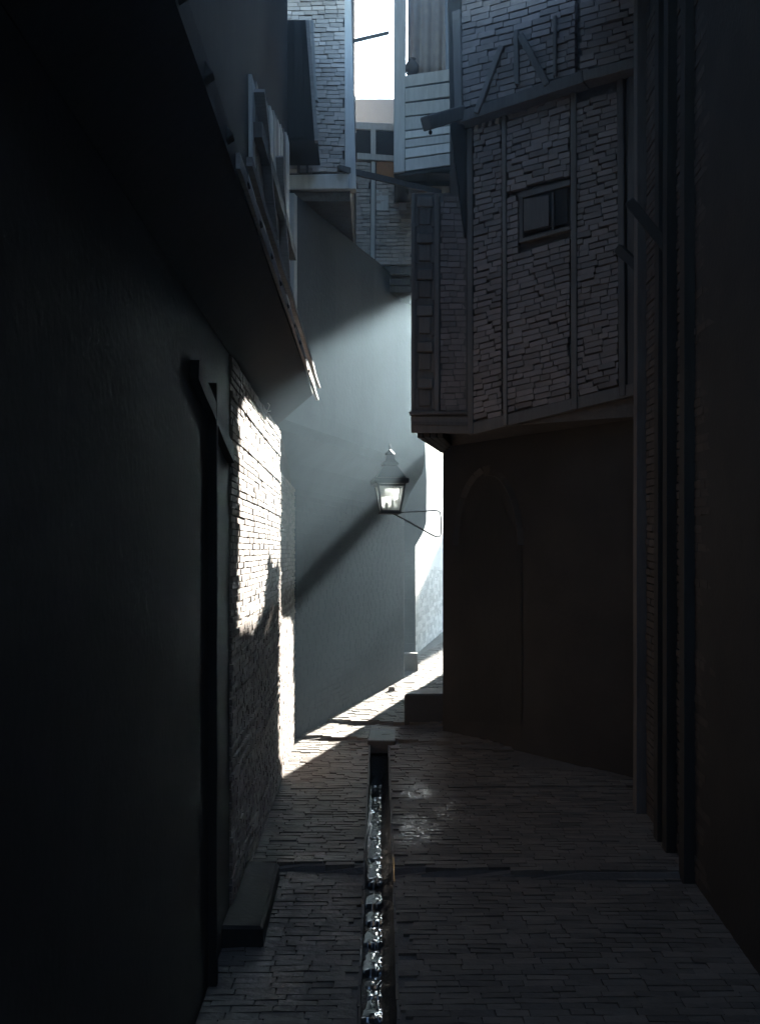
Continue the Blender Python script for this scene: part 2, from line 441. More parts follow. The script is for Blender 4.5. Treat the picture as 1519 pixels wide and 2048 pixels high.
# ------------------------------------------------------------------ brick house on the near side (X = -0.85 face)
WX = -.85
H1 = thing('house', (WX - 1, 6, .4), 'dark brick house with a long sunlit patch on its lane wall', 'house')
def wall_yz(parent, x, y0, y1, z1, thick=.5, m='mortar', name='wall', z0f=None):
    g = MB(); k = x - thick
    b0 = (z0f(y0) if z0f else zg(x, y0)) - .25; b1 = (z0f(y1) if z0f else zg(x, y1)) - .25
    g.hexa([(k, y0, b0), (x, y0, b0), (x, y1, b1), (k, y1, b1), (k, y0, z1), (x, y0, z1), (x, y1, z1), (k, y1, z1)])
    return g.build(name, m, parent)
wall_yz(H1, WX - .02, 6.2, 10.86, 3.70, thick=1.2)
wall_yz(H1, WX + .002, -3, 6.199, 3.70, thick=1.2, m='soot')  # unlit stretch of the same wall, its shade put into the colour
pc = Pieces(H1, 'brick', 'brick', minpx=9)
n = (1, 0, 0)
pc.panel((WX, 6.2, zg(WX, 6.2)), (WX, 9.22, zg(WX, 9.22)), (WX, 9.22, 3.69), (WX, 6.2, 3.69), n, .037, .14, depth=.05, prouder=.020)
pc.panel((WX, 9.22, zg(WX, 9.22)), (WX, 10.84, zg(WX, 10.84)), (WX, 10.84, 3.35), (WX, 9.22, 3.35), n, .037, .14, depth=.05, prouder=.016)
pc.build()
# near doorway framing and strut on the same wall
for (px, yb) in ((437, 0),):
    Y = .80 * F / (CX - px)
    barp('door_post', 'soot', H1, (-.83, Y, zg(-.8, Y)), (-.83, Y, 3.4), .05, .04, up=(0, 1, 0))
barp('brace', 'darkwood', H1, (-.825, 4.9, 3.36), (-.825, 6.1, 3.12), .04, .09, wob=.004)
# jettied floor above: soffit, double eaves boards, timber face
g = MB()
g.prism([(WX + .0, 1.5, 3.71), (WX + .30, 1.5, 3.97), (WX + .30, 1.5, 4.08), (WX - .9, 1.5, 4.08), (WX - .9, 1.5, 3.71)], (0, 7.55, 0))
g.build('soffit', 'darkwood', H1)
boxp('eaves', 'darkwood', H1, (-.759, .5, 7.25), (-.30, 8.7, 7.4))  # added overhead slab, out of view, darkens the lane below
for k, (x, z, yb) in enumerate(((-.545, 4.02, 9.6), (-.50, 4.015, 9.0))):
    g = MB(); n_ = 24; vs = []
    for i in range(n_ + 1):
        yv = 4.2 + (yb - 4.2) * i / n_; dx = .0022 * math.sin(i * 1.3 + k * 2) ; dz = .003 * math.sin(i * .7 + k) 
        hh = (.06 if k == 0 else .035) * (1 if i < 18 else (1.25 - (i - 18) * .17))
        for (ax, az) in ((-.012, -hh / 2), (.012, -hh / 2), (.012, hh / 2), (-.012, hh / 2)):
            vs.append((x + ax + dx, yv, z + az + dz))
    fs = [(0, 1, 2, 3), tuple(4 * n_ + i for i in (3, 2, 1, 0))]
    for i in range(n_):
        for j in range(4): fs.append((4 * i + j, 4 * i + (j + 1) % 4, 4 * i + 4 + (j + 1) % 4, 4 * i + 4 + j))
    g.add(vs, fs); g.build('eaves_board', 'plank', H1)
for i in range(13):
    yv = 3.0 + i * .48
    barp('rafter', 'darkwood', H1, (WX - .05, yv, 3.80), (-.535, yv, 4.03), .05, .05)
boxp('upper_wall', 'darkwood', H1, (WX - 1.0, .5, 4.081), (-.76, 9.05, 7.6))
# vertical boards on the timber face, seen at a slant
for i in range(13):
    y0 = 6.35 + i * .205
    d = rnd.uniform(.0, .02)
    barp('cladding_board', 'plank' if i % 3 == 1 else 'palewood', H1, (-.748 + d, y0 + .1, 4.09), (-.752 + d * .6, y0 + .1 + rnd.uniform(-.02, .02), 5.35 + i * .055), .175, .024, up=(1, 0, 0))
for (ya, za, yb_, zb) in ((6.45, 5.3, 7.3, 4.7), (7.7, 5.4, 8.3, 4.6)):
    barp('cross_brace', 'plank', H1, (-.715, ya, za), (-.715, yb_, zb), .035, .08, up=(1, 0, 0), wob=.005)
barp('rail', 'wood', H1, (-.715, 6.4, 5.05), (-.715, 9.0, 5.1), .06, .09, wob=.006)
barp('rail', 'wood', H1, (-.715, 6.4, 4.35), (-.715, 9.0, 4.3), .06, .09, wob=.006)
# small overhanging closet with a leaning corner board
g = MB(); a0 = P(512, 281, 9.25); a1 = P(633, 281, 9.25); a2 = P(611, 40, 9.25); a3 = P(512, 40, 9.25)
g.prism([a0, a1, a2, a3], (0, .55, 0)); g.build('closet', 'darkwood', H1)
pts = [P(611, 40, 9.20), P(618, 40, 9.20), P(636, 281, 9.20), P(629, 281, 9.20)]
slabp('corner_board', 'plank', H1, pts, (0, .06, 0))
pts = [P(620, 40, 9.26), P(626, 40, 9.26), P(634, 200, 9.26), P(630, 200, 9.26)]
slabp('corner_board', 'palewood', H1, pts, (0, .05, 0))
for i in range(5):
    x0 = 516 + i * 19
    slabp('panel', 'darkwood', H1, [P(x0, 276, 9.249), P(x0 + 16, 276, 9.249), P(x0 + 15 - i * .4, 44, 9.249), P(x0 - i * .4, 44, 9.249)], (0, -.012, 0))

# ------------------------------------------------------------------ corner house across the lane: coved storey over a plain wall
H2 = thing('house', (-.6, 13, .9), 'hazy house with a coved upper storey closing the lane behind the lantern', 'house')
UF, UL = -3.73, -4.2
prof = [(UL, -1.0), (UL, 3.10), (UL, 3.36), (-4.15, 3.45), (-4.05, 3.57), (-3.90, 3.68), (-3.79, 3.76), (-3.745, 3.84), (UF, 3.98), (UF, 5.86), (UL - 1.2, 5.86), (UL - 1.2, -1.0)]
def tend(u):
    k = max(0, min(1, (u - UL) / (UF - UL))); return 13.53 + (12.85 - 13.53) * k
g = MB(); rings = []
T0 = 8.55
for k in range(13):
    f = k / 12
    for (u, z) in prof:
        uu = max(u, UL) if u > UL - .1 else UL
        t1 = tend(uu); t0 = 8.2 if u < -4.1 else 8.5
        t = t0 + (t1 - t0) * f
        wob = .006 * math.sin(k * 2.1 + z * 3) if 0 < k < 12 and u > UL - .5 else 0
        rings.append(UT(u + wob + .02 * (t - t1), t, z))
nP = len(prof)
fs = [(k * nP + i, k * nP + (i + 1) % nP, (k + 1) * nP + (i + 1) % nP, (k + 1) * nP + i) for k in range(12) for i in range(nP)]
fs += [tuple(range(nP)), tuple(12 * nP + i for i in reversed(range(nP)))]
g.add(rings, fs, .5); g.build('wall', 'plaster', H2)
# faint brick courses on its lower wall
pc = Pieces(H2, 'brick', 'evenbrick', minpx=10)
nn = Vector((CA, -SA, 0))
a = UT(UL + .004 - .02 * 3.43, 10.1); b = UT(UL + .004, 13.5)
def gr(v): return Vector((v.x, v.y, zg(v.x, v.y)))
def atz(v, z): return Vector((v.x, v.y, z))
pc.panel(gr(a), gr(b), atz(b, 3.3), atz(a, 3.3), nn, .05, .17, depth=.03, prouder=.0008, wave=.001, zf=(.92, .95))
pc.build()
# brick upper block (frontal) with timber corner post and bottom beam
YA = 9.9
bl = P(560, 378, YA); tr = P(700, -40, YA)
boxp('upper_wall', 'mortar', H2, (-1.3, YA + .02, 5.862), (-.268, 12.15, 9.4))
pcs = Pieces(H2, 'brick', 'palebrick', minpx=9)
pcs.panel(P(566, 346, YA), P(689, 346, YA), P(689, -40, YA), P(566, -40, YA), (0, -1, 0), .039, .12, depth=.05, prouder=.014, wave=.008)
pcs.build()
slabp('corner_post', 'palewood', H2, [P(689.5, 378, YA - .03), P(712, 378, YA - .03), P(701, -40, YA - .03), P(688.5, -40, YA - .03)], (0, .12, 0), bevel=.006)
slabp('bottom_beam', 'palewood', H2, [P(560, 379, YA - .04), P(698, 378, YA - .04), P(698, 347, YA - .04), P(560, 350, YA - .04)], (0, .3, 0), bevel=.008)
slabp('batten', 'wood', H2, [P(594, 346, YA - .01), P(600, 346, YA - .01), P(600, 282, YA - .01), P(594, 282, YA - .01)], (0, -.02, 0))
slabp('batten', 'wood', H2, [P(612, 346, YA - .01), P(617, 346, YA - .01), P(617, 282, YA - .01), P(612, 282, YA - .01)], (0, -.02, 0))
slabp('corner_post', 'palewood', H2, [P(575, 640, 9.55), P(588, 640, 9.55), P(588, 386, 9.55), P(577, 386, 9.55)], (.02, .08, 0))

# ------------------------------------------------------------------ tall narrow house behind (frontal face, window band, pale parapet)
YB = 12.2
H3 = thing('house', (.05, 12.6, 5), 'narrow house with a small twin window and orange shutter between taller walls', 'house')
boxp('wall', 'mortar', H3, (P(690, 0, YB).x, YB + .05, P(0, 582, YB).z), (P(823, 0, YB).x, YB + 1.6, P(0, 262, YB).z))
slabp('parapet', 'pale', H3, [P(700, 243, YB + .8), P(800, 250, YB + .8), P(800, 198, YB + .8), P(700, 198, YB + .8)], (0, .25, 0))
slabp('window_head', 'palewood', H3, [P(702, 257, YB + .0), P(800, 262, YB + .0), P(800, 247, YB + .0), P(702, 243, YB + .0)], (0, .14, 0), bevel=.005)
wn = slabp('window', 'void', H3, [P(712, 312, YB + .03), P(796, 314, YB + .03), P(796, 258, YB + .03), P(712, 257, YB + .03)], (0, .06, 0))
slabp('mullion', 'palewood', wn, [P(741, 312, YB), P(751, 312, YB), P(751, 257, YB), P(741, 257, YB)], (0, -.03, 0))
slabp('sill', 'palewood', H3, [P(714, 318, YB - .03), P(790, 322, YB - .03), P(790, 311, YB - .03), P(714, 305, YB - .03)], (0, .1, 0), bevel=.004)
slabp('shutter', 'shutter', H3, [P(753, 356, YB + .0), P(790, 358, YB + .0), P(790, 323, YB + .0), P(753, 322, YB + .0)], (0, .035, 0))
slabp('post', 'palewood', H3, [P(741, 530, YB - .02), P(749, 530, YB - .02), P(750, 323, YB - .02), P(742, 322, YB - .02)], (0, .1, 0), bevel=.004)
pc = Pieces(H3, 'brick', 'palebrick', minpx=9)
for (xa, xb, ya, yb) in ((712, 740, 530, 325), (751, 822, 530, 362)):
    pc.panel(P(xa, ya, YB), P(xb, ya, YB), P(xb, yb, YB), P(xa, yb, YB), (0, -1, 0), .042, .13, depth=.06, prouder=.008)
pc.build()
for (a, b, c, d) in ((532, 546, 712, 820), (556, 568, 714, 820), (571, 583, 716, 822)):
    slabp('bottom_beam', 'wood', H3, [P(c, b, YB - .03), P(d, b + 2, YB - .03), P(d, a + 2, YB - .03), P(c, a, YB - .03)], (0, .5, 0), bevel=.005)
wf = slabp('wall_board', 'palewood', H3, [P(752, 420, YB - .01), P(776, 420, YB - .01), P(776, 380, YB - .01), P(752, 380, YB - .01)], (0, .03, 0))
slabp('wall_board', 'palewood', H3, [P(797, 420, YB - .01), P(812, 420, YB - .01), P(812, 395, YB - .01), P(803, 380, YB - .01), P(797, 380, YB - .01)], (0, .03, 0))

# ------------------------------------------------------------------ plank house overhanging from the other side
YC = 11.3
H4 = thing('house', (.5, 11.8, 6.4), 'plank clad house jutting out high above the lane with a wide corner board', 'house')
boxp('wall', 'void', H4, (P(790, 0, YC).x, YC + .03, P(0, 345, YC).z), (2.6, YC + 1.4, P(0, 152, YC).z))
slabp('corner_board', 'palewood', H4, [P(787, 346, YC - .03), P(809, 343, YC - .03), P(812, -40, YC - .03), P(788, -40, YC - .03)], (0, .1, 0), bevel=.005)
ys = [(343, 318), (317, 297), (296, 279), (278, 262), (261, 234), (233, 206), (205, 176), (175, 150)]
for (b, a) in ys:
    k = rnd.uniform(-2, 2); d = rnd.uniform(0, .015)
    slabp('plank', 'palewood', H4, [P(810, b - 1, YC - d), P(905, b - 13 + k, YC - d), P(905, a - 11 + k, YC - d), P(810, a + 1, YC - d)], (0, .028, 0), bevel=.002)
slabp('soffit', 'darkwood', H4, [P(787, 347, YC), P(905, 333, YC), P(905, 333, YC + 1.2) , P(800, 347, YC + 1.2)], (0, 0, -.03))
slabp('bottom_beam', 'darkwood', H4, [P(818, 372, YC + .25), P(900, 372, YC + .25), P(900, 340, YC + .25), P(800, 347, YC + .25)], (0, .3, 0))
barp('roof_post', 'wood', H4, P(806, 150, YC + .2), P(806, -40, YC + .2), .05, .05)
# pot and cloths on top of it
g = MB(); c = P(823, 150, YC + .15); g.ring_stack(c, [(.05, 0), (.07, .04), (.075, .09), (.05, .13), (.03, .15), (.045, .165)], seg=14, rot=0)
tag(g.build('pot', 'clay', smooth=True), 'round dark clay pot standing on the edge of the plank house terrace', 'pot')
g = MB(); n_ = 26; vs = []
for j in range(9):
    for i in range(n_ + 1):
        f = i / n_; v = j / 8
        xa = 812 + 74 * f * (1 - .1 * v) + (3 + 9 * v * f); yb = 148 - (200) * (1 - v)
        dz = .035 * math.sin(f * 21 + v * 1.2) * (.5 + .5 * v)
        xs = xa if yb > 70 else xa - 0
        vs.append(P(xs, 152 - 190 * (1 - v) , YC + .42 + dz))
g.add(vs, [(j * (n_ + 1) + i, j * (n_ + 1) + i + 1, (j + 1) * (n_ + 1) + i + 1, (j + 1) * (n_ + 1) + i) for j in range(8) for i in range(n_)], .5)
cl = g.build('hanging_cloth', 'cloth', smooth=True)
sm = cl.modifiers.new("thick", 'SOLIDIFY'); sm.thickness = .006
tag(cl, 'faded cloth hanging in folds above the plank house against the sky', 'cloth')
# loose pole reaching across the gap
g = MB(); g.bar(P(676, 336, 9.8), P(880, 386, 10.6), .035, .05, wob=.004)
tag(g.build('pole', 'wood'), 'thin squared pole laid slanting across the gap between the upper floors', 'pole')
g = MB(); g.bar(P(690, 86, 10.4), P(775, 66, 11.2), .03, .035)
tag(g.build('pole', 'wood'), 'short pale pole crossing the strip of sky at the top', 'pole')

# ------------------------------------------------------------------ big timber framed house on the far right side of the lane
H5 = thing('house', (1.5, 10, .9), 'large timber framed brick house jettied over the lane beside the lantern', 'house')
YD = 9.82
J0 = P(822, 865, YD)                                    # jetty corner
QZ = J0.z                                               # underside height about 3.77
cor = P(885, 900, 11.1)                                 # lower wall corner
RA = P(935, 868, 9.76); RB = P(1282, 788, 9.0)
# solid body of the jettied floors
def facade(px, py, off=0.0):
    "point on the slanting street face, pushed out by off"
    d = Vector((RB.x - RA.x, RB.y - RA.y, 0)).normalized(); nrm = Vector((d.y, -d.x, 0)) 
    if nrm.y > 0: nrm = -nrm
    r = Vector(((px - CX) / F, 1, -(py - HY) / F)); o = Vector((0, 0, CZ)); p0 = RA + nrm * off
    k = (p0 - o).dot(nrm) / r.dot(nrm)
    return o + r * k
fd = Vector((RB.x - RA.x, RB.y - RA.y, 0)).normalized(); fn = Vector((fd.y, -fd.x, 0))
if fn.y > 0: fn = -fn
back_t = 12.0
body = [Vector((J0.x, YD + .03, 0)), Vector((RA.x, RA.y + .05, 0)), Vector((RB.x + .02, RB.y + .05, 0)), Vector((7.5, 9.2, 0)), Vector((7.5, 13.0, 0)), UT(-2.83, 13.0), ]
body = [Vector((b.x, b.y, QZ + .03)) for b in body]
ZR = P(0, 386, YD).z
g = MB(); g.prism(body, (0, 0, ZR - QZ - .03)); g.build('upper_wall', 'mortar', H5)
top = [Vector((P(899, 0, 9.82).x, 9.82, ZR)), Vector((RA.x, RA.y + .05, ZR))] + [Vector((b.x, b.y, ZR)) for b in body[2:5]] + [Vector((1.6, 12.9, ZR))]
g = MB(); g.prism(top, (0, 0, 9.6 - ZR)); g.build('upper_wall', 'mortar', H5)
low = [Vector((cor.x, 11.1, 0)), Vector((RB.x + .02, RB.y + .18, 0)), Vector((7.4, 9.4, 0)), Vector((7.4, 12.9, 0)), UT(-2.90, 12.95)]
low = [Vector((b.x, b.y, .2)) for b in low]
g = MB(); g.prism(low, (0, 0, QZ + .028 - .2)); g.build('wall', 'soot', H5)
g = MB(); g.prism([P(830, 0, 9.86) * 1, ], (0, 0, 0)) if False else None
# frontal side of the jetty: carved corner pilaster and brick infill
slabp('pilaster', 'wood', H5, [P(822, 862, YD), P(877, 862, YD), P(877, 388, YD), P(822, 388, YD)], (0, .04, 0))
for xa, xb in ((822, 829), (868, 877)):
    slabp('pilaster_edge', 'wood', H5, [P(xa, 830, YD - .002), P(xb, 830, YD - .002), P(xb, 388, YD - .002), P(xa, 388, YD - .002)], (0, -.022, 0), bevel=.003)
yy_ = 392
k = 0
while yy_ < 815:
    h = 74
    pn = slabp('panel', 'wood', H5, [P(837, yy_ + 58, YD - .002), P(860, yy_ + 58, YD - .002), P(860, yy_ + 26, YD - .002), P(837, yy_ + 26, YD - .002)], (0, -.016, 0), bevel=.004)
    slabp('moulding', 'wood', H5, [P(833, yy_ + 23, YD - .002), P(865, yy_ + 23, YD - .002), P(864, yy_ + 3, YD - .002), P(834, yy_ + 3, YD - .002)], (0, -.03, 0), bevel=.006)
    slabp('frame_strip', 'wood', H5, [P(829.5, yy_ + 62, YD - .002), P(835, yy_ + 62, YD - .002), P(835, yy_ + 26, YD - .002), P(829.5, yy_ + 26, YD - .002)], (0, -.012, 0))
    slabp('frame_strip', 'wood', H5, [P(862.5, yy_ + 62, YD - .002), P(867.5, yy_ + 62, YD - .002), P(867.5, yy_ + 26, YD - .002), P(862.5, yy_ + 26, YD - .002)], (0, -.012, 0))
    yy_ += h - 1.5
slabp('base_moulding', 'wood', H5, [P(819, 832, YD - .01), P(936, 829, YD - .01), P(936, 824, YD - .01), P(817, 824, YD - .01)], (0, -.04, 0), bevel=.004)
slabp('base_beam', 'wood', H5, [P(822, 866, YD - .004), P(944, 868, YD - .004), P(944, 833, YD - .004), P(821, 833, YD - .004)], (0, -.02, 0), bevel=.006)
slabp('base_moulding', 'wood', H5, [P(823, 850, YD - .028), P(944, 852, YD - .028), P(944, 845, YD - .028), P(823, 843, YD - .028)], (0, -.016, 0), bevel=.003)
pc = Pieces(H5, 'brick', 'darkbrick', minpx=9)
pc.panel(P(880, 822, YD), P(931, 822, YD), P(931, 392, YD), P(880, 392, YD), (0, -1, 0), .052, .12, depth=.05, prouder=.006)
# slanting street face: brick infill between posts
def fp(px, py, off=0.0): return facade(px, py, off)
cols_ = [(947, 1003), (1014, 1139), (1152, 1236)]
def bot(px): return 870 - .246 * (px - 945)
def cur(px, y945): return y945 - .27 * (px - 945)
for (xa, xb) in cols_:
    if xa == 1014:
        pc.panel(fp(xa, bot(xa) - 26), fp(xb, bot(xb) - 26), fp(xb, 478), fp(xa, 512), fn, .052, .16, depth=.06, prouder=.016, wave=.01)
        pc.panel(fp(xa, 512), fp(1036, 506), fp(1036, 388), fp(xa, 396), fn, .052, .12, depth=.06, prouder=.012)
        pc.panel(fp(xa, 384), fp(xb, 354), fp(xb, 178), fp(xa, 222), fn, .052, .16, depth=.06, prouder=.016, wave=.012)
    else:
        pc.panel(fp(xa, bot(xa) - 26), fp(xb, bot(xb) - 26), fp(xb, cur(xb, 262)), fp(xa, cur(xa, 262)), fn, .052, .15, depth=.06, prouder=.015, wave=.01)
for (xa, xb) in ((924, 1150), (1160, 1290)):
    o_ = .12
    pc.panel(fp(xa, cur(xa, 214), o_), fp(xb, cur(xb, 214), o_), fp(xb, cur(xb, 214) - 260, o_), fp(xa, cur(xa, 214) - 260, o_), fn, .055, .17, depth=.07, prouder=.02, wave=.012)
pc.build()
def fbar(name, m, a, b, wpx, off=.02, dp=.08, bevel=.006):
    A = fp(*a, off); B = fp(*b, off); 
    return barp(name, m, H5, A, B, dp, wpx / F * 9.4, up=fd if abs((B - A).normalized().z) > .7 else (0, 0, 1), bevel=bevel) if False else _fb(name, m, A, B, wpx, dp, bevel)
def _fb(name, m, A, B, wpx, dp, bevel):
    d = (B - A).normalized(); s = d.cross(fn).normalized() * (wpx / F * 9.4 / 2)
    g = MB(); g.prism([A - s, B - s, B + s, A + s], -fn * dp); return g.build(name, m, H5, bevel=bevel)
fbar('post', 'wood', (940, 868), (938, 255), 12)
fbar('post', 'wood', (1009, 850), (1006, 205), 9, off=.03)
fbar('post', 'wood', (1147, 818), (1145, 150), 12, off=.03)
fbar('post', 'wood', (1243, 792), (1238, 120), 13, off=.02)
fbar('post', 'wood', (1262, 788), (1262, 110), 16, off=.01)
fbar('base_beam', 'wood', (936, bot(936) - 13), (1282, bot(1282) - 13), 24, off=.012, dp=.1)
fbar('storey_beam', 'wood', (918, 234), (1165, 152), 24, off=.15, dp=.16)
fbar('storey_beam', 'wood', (1165, 152), (1290, 118), 20, off=.15, dp=.16)
fbar('brace', 'wood', (1038, 68), (1092, 168), 13, off=.17, dp=.05)
fbar('brace', 'wood', (1001, 90), (950, 225), 12, off=.17, dp=.05)
fbar('post', 'wood', (1030, 60), (1032, 168), 10, off=.16, dp=.06)
fbar('post', 'wood', (1108, 30), (1108, 150), 7, off=.16, dp=.06)
fbar('post', 'wood', (911, 20), (916, 240), 18, off=.16, dp=.2)
# the upper floor leans further out; its shaded cheek shows as a dark wedge
slabp('cheek', 'darkwood', H5, [fp(895, -40, .12), fp(923, -40, .12), fp(932, 474, .0), fp(928, 470, .02), fp(901, 262, .11)], (0, .08, 0))
for i in range(4):
    A = fp(950 + i * 14, 262 - i * 5, .02)
    _fb('dentil', 'plank', A, A + Vector((.02, 0, .11)), 8, .05, .003)
# projecting beam end pointing out over the lane
g = MB(); g.bar(P(851, 247, 9.3), P(935, 222, 9.75), .10, .115); g.build('beam_end', 'wood', H5, bevel=.01)
g = MB(); c = P(860, 268, 9.35); g.ring_stack(c, [(.006, -.005), (.016, .005), (.016, .022), (.006, .035)], seg=8); g.build('iron_ring', 'metal', H5)
# little window with half open shutter
wn = slabp('window', 'void', H5, [fp(1046, 470, .004), fp(1134, 446, .004), fp(1134, 374, .004), fp(1046, 397, .004)], -fn * -.008)
def wbar(a, b, wpx, nm='frame'):
    A = fp(*a, .035); B = fp(*b, .035); d = (B - A).normalized(); s = d.cross(fn).normalized() * (wpx / F * 9.4 / 2)
    g = MB(); g.prism([A - s, B - s, B + s, A + s], -fn * .05); return g.build(nm, 'wood', wn, bevel=.003)
wbar((1041, 478), (1041, 392), 8); wbar((1036, 392), (1139, 364), 11, 'lintel'); wbar((1036, 482), (1140, 455), 8, 'sill'); wbar((1104, 462), (1104, 384), 4)
slabp('shutter', 'wood', wn, [fp(1048, 464, .03), fp(1098, 452, .06), fp(1098, 392, .06), fp(1048, 400, .03)], fn * .02)
for (a, b) in (((960, 640), (1000, 628)),):
    pass
# underside joists of the jetty
for i in range(4):
    f = i / 3
    barp('joist', 'darkwood', H5, (J0.x + .08 + f * .18, YD + .05, QZ - .01), (cor.x + .0 + f * .03, 11.0 - f * .5, QZ - .01), .05, .06)
# faint plaster arch on the dark lower wall
g = MB(); A0 = P(905, 1300, 10.6); A1 = P(1040, 1300, 9.66)
pa = []
for i in range(15):
    an = math.pi * i / 14
    f = .5 - .5 * math.cos(an)
    px = 915 + (1040 - 915) * f; py = 1090 - 150 * math.sin(an)
    pa.append((px, py))
for i in range(14):
    q0 = Vector(pa[i] + (0,)); 
    Lp = lambda px, py: (lambda k: Vector((0, 0, CZ)) + Vector(((px - CX) / F, 1, -(py - HY) / F)) * k)
def lowp(px, py, off=.006):
    a_ = low[0]; b_ = low[1]; d = Vector((b_.x - a_.x, b_.y - a_.y, 0)).normalized(); nr = Vector((d.y, -d.x, 0))
    if nr.y > 0: nr = -nr
    r = Vector(((px - CX) / F, 1, -(py - HY) / F)); o = Vector((0, 0, CZ)); p0 = Vector((a_.x, a_.y, 0)) + nr * off
    return o + r * ((p0 - o).dot(nr) / r.dot(nr))
for i in range(14):
    px0 = 915 + (1045 - 915) * (.5 - .5 * math.cos(math.pi * i / 14)); py0 = 1090 - 150 * math.sin(math.pi * i / 14)
    px1 = 915 + (1045 - 915) * (.5 - .5 * math.cos(math.pi * (i + 1) / 14)); py1 = 1090 - 150 * math.sin(math.pi * (i + 1) / 14)
    g = MB(); A = lowp(px0, py0); B = lowp(px1, py1); d = (B - A).normalized(); s = d.cross(Vector((0, -1, 0))).normalized() * .05
    g.prism([A - s, B - s, B + s, A + s], (0, .03, 0)); g.build('arch_brick', 'darkstone', H5)
dd = slabp('door', 'darkwood', H5, [lowp(917, 1440, .005), lowp(1043, 1450, .005), lowp(1043, 1090, .005), lowp(980, 960, .005), lowp(917, 1090, .005)], (0, -.004, 0))
# stone bench against the house foot
g = MB()
bz = 1.267
pts = [(.25, 11.43), (1.1, 11.43), (1.15, 12.0), (.42, 12.02), (.30, 11.72)]
g.prism([(a, b, .7) for a, b in pts], (0, 0, bz - .7))
tag(g.build('bench', 'darkstone', bevel=.018), 'dark block of a stone bench at the foot of the lantern house', 'bench')

# ------------------------------------------------------------------ near house on the right, lost in shade
H6 = thing('house', (3, 5, .3), 'nearly black house front with tall timber posts nearest on the right', 'house')
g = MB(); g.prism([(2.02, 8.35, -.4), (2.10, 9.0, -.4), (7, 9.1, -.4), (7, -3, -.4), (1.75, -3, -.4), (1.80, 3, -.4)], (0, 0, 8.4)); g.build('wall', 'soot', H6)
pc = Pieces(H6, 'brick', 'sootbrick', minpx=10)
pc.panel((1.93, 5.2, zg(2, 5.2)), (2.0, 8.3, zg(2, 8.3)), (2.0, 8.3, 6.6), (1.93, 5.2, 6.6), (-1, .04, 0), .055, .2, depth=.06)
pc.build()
for (yv, m) in ((8.28, 'wood'), (7.6, 'darkwood'), (7.35, 'darkwood'), (6.9, 'darkwood')):
    barp('post', m, H6, (1.96 - (8.3 - yv) * .02, yv, .3), (1.97 - (8.3 - yv) * .02, yv, 7.2), .09, .11, up=(0, 1, 0), wob=.004)
barp('bracket', 'darkwood', H6, (2.0, 8.3, 4.75), (1.84, 8.5, 5.0), .06, .07)
barp('bracket', 'darkwood', H6, (1.95, 7.5, 4.7), (1.72, 7.6, 5.05), .05, .07)
boxp('eaves', 'darkwood', H6, (.50, .5, 7.25), (2.0, 8.9, 7.4))  # added slab above the view to shade the brick facade
H8 = thing('house', (0, -6.3, -.3), 'plain wall closing the lane behind', 'house')
boxp('wall', 'soot', H8, (-3, -6.6, -1), (4, -6.02, 8))  # added out of view to stop skylight from behind

# ------------------------------------------------------------------ beyond: second coved house, lit lane wall, unseen light blockers
H9 = thing('house', (.3, 15.4, 1.2), 'small pale house beyond the corner with a curved jetty foot', 'house')
YE = 15.0
sil = [(800, 1345), (830, 1345), (830, 1092), (836, 1082), (846, 1064), (852, 1045), (853, 960), (850, 890), (850, 700), (770, 700), (770, 1345)]
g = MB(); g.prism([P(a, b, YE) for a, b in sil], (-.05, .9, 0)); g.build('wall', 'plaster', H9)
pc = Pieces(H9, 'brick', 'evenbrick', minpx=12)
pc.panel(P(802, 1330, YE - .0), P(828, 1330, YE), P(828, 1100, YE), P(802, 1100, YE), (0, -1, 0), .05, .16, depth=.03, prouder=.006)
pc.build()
g = MB(); a = P(808, 1340, 14.75); b = P(836, 1340, 14.75); zt = P(0, 1306, 14.75).z; zb = P(0, 1350, 14.75).z
g.hexa([(a.x, 14.7, zb), (b.x, 14.7, zb), (b.x, 14.95, zb), (a.x, 14.95, zb), (a.x, 14.7, zt), (b.x - .01, 14.7, zt), (b.x - .01, 14.95, zt), (a.x, 14.95, zt)])
tag(g.build('stone_block', 'stone', bevel=.012), 'short square stone block at the far corner by the sunlit ground', 'stone block')
H10 = thing('house', (1.2, 19, 1.5), 'bright whitewashed lane wall far beyond the lantern', 'house')
c0 = Vector((.50, 16.2, .5)); c1 = Vector((1.9, 23.0, .5)); dn = Vector((-(c1.y - c0.y), c1.x - c0.x, 0)).normalized()
g = MB(); g.prism([c0, c1, c1 + dn * 1.5, c0 + dn * 1.5], (0, 0, 6.5)); g.build('wall', 'pale', H10)
cn = -dn
pc = Pieces(H10, 'brick', 'pale', minpx=14)
pc.panel(Vector((c0.x, c0.y, zg(.5, 16.2))) + cn * .02, Vector((c1.x, c1.y, zg(1.9, 23))) + cn * .02, Vector((c1.x, c1.y, 2.7)) + cn * .012, Vector((c0.x, c0.y, 2.7)) + cn * .012, cn, .05, .17, depth=.03, prouder=.001, wave=.001, zf=(.92, .95))
pc.build()
H11 = thing('house', UT(-3, 15.5, 1.2), 'hidden house with an open loggia behind the jettied front', 'house')
def utbox(parent, name, m, u0, u1, t0, t1, z0, z1):
    g = MB(); c = [UT(u0, t0), UT(u1, t0), UT(u1, t1), UT(u0, t1)]
    g.prism([(p.x, p.y, z0) for p in c], (0, 0, z1 - z0)); return g.build(name, m, parent)
ZB = -.50 + TE * 14.5
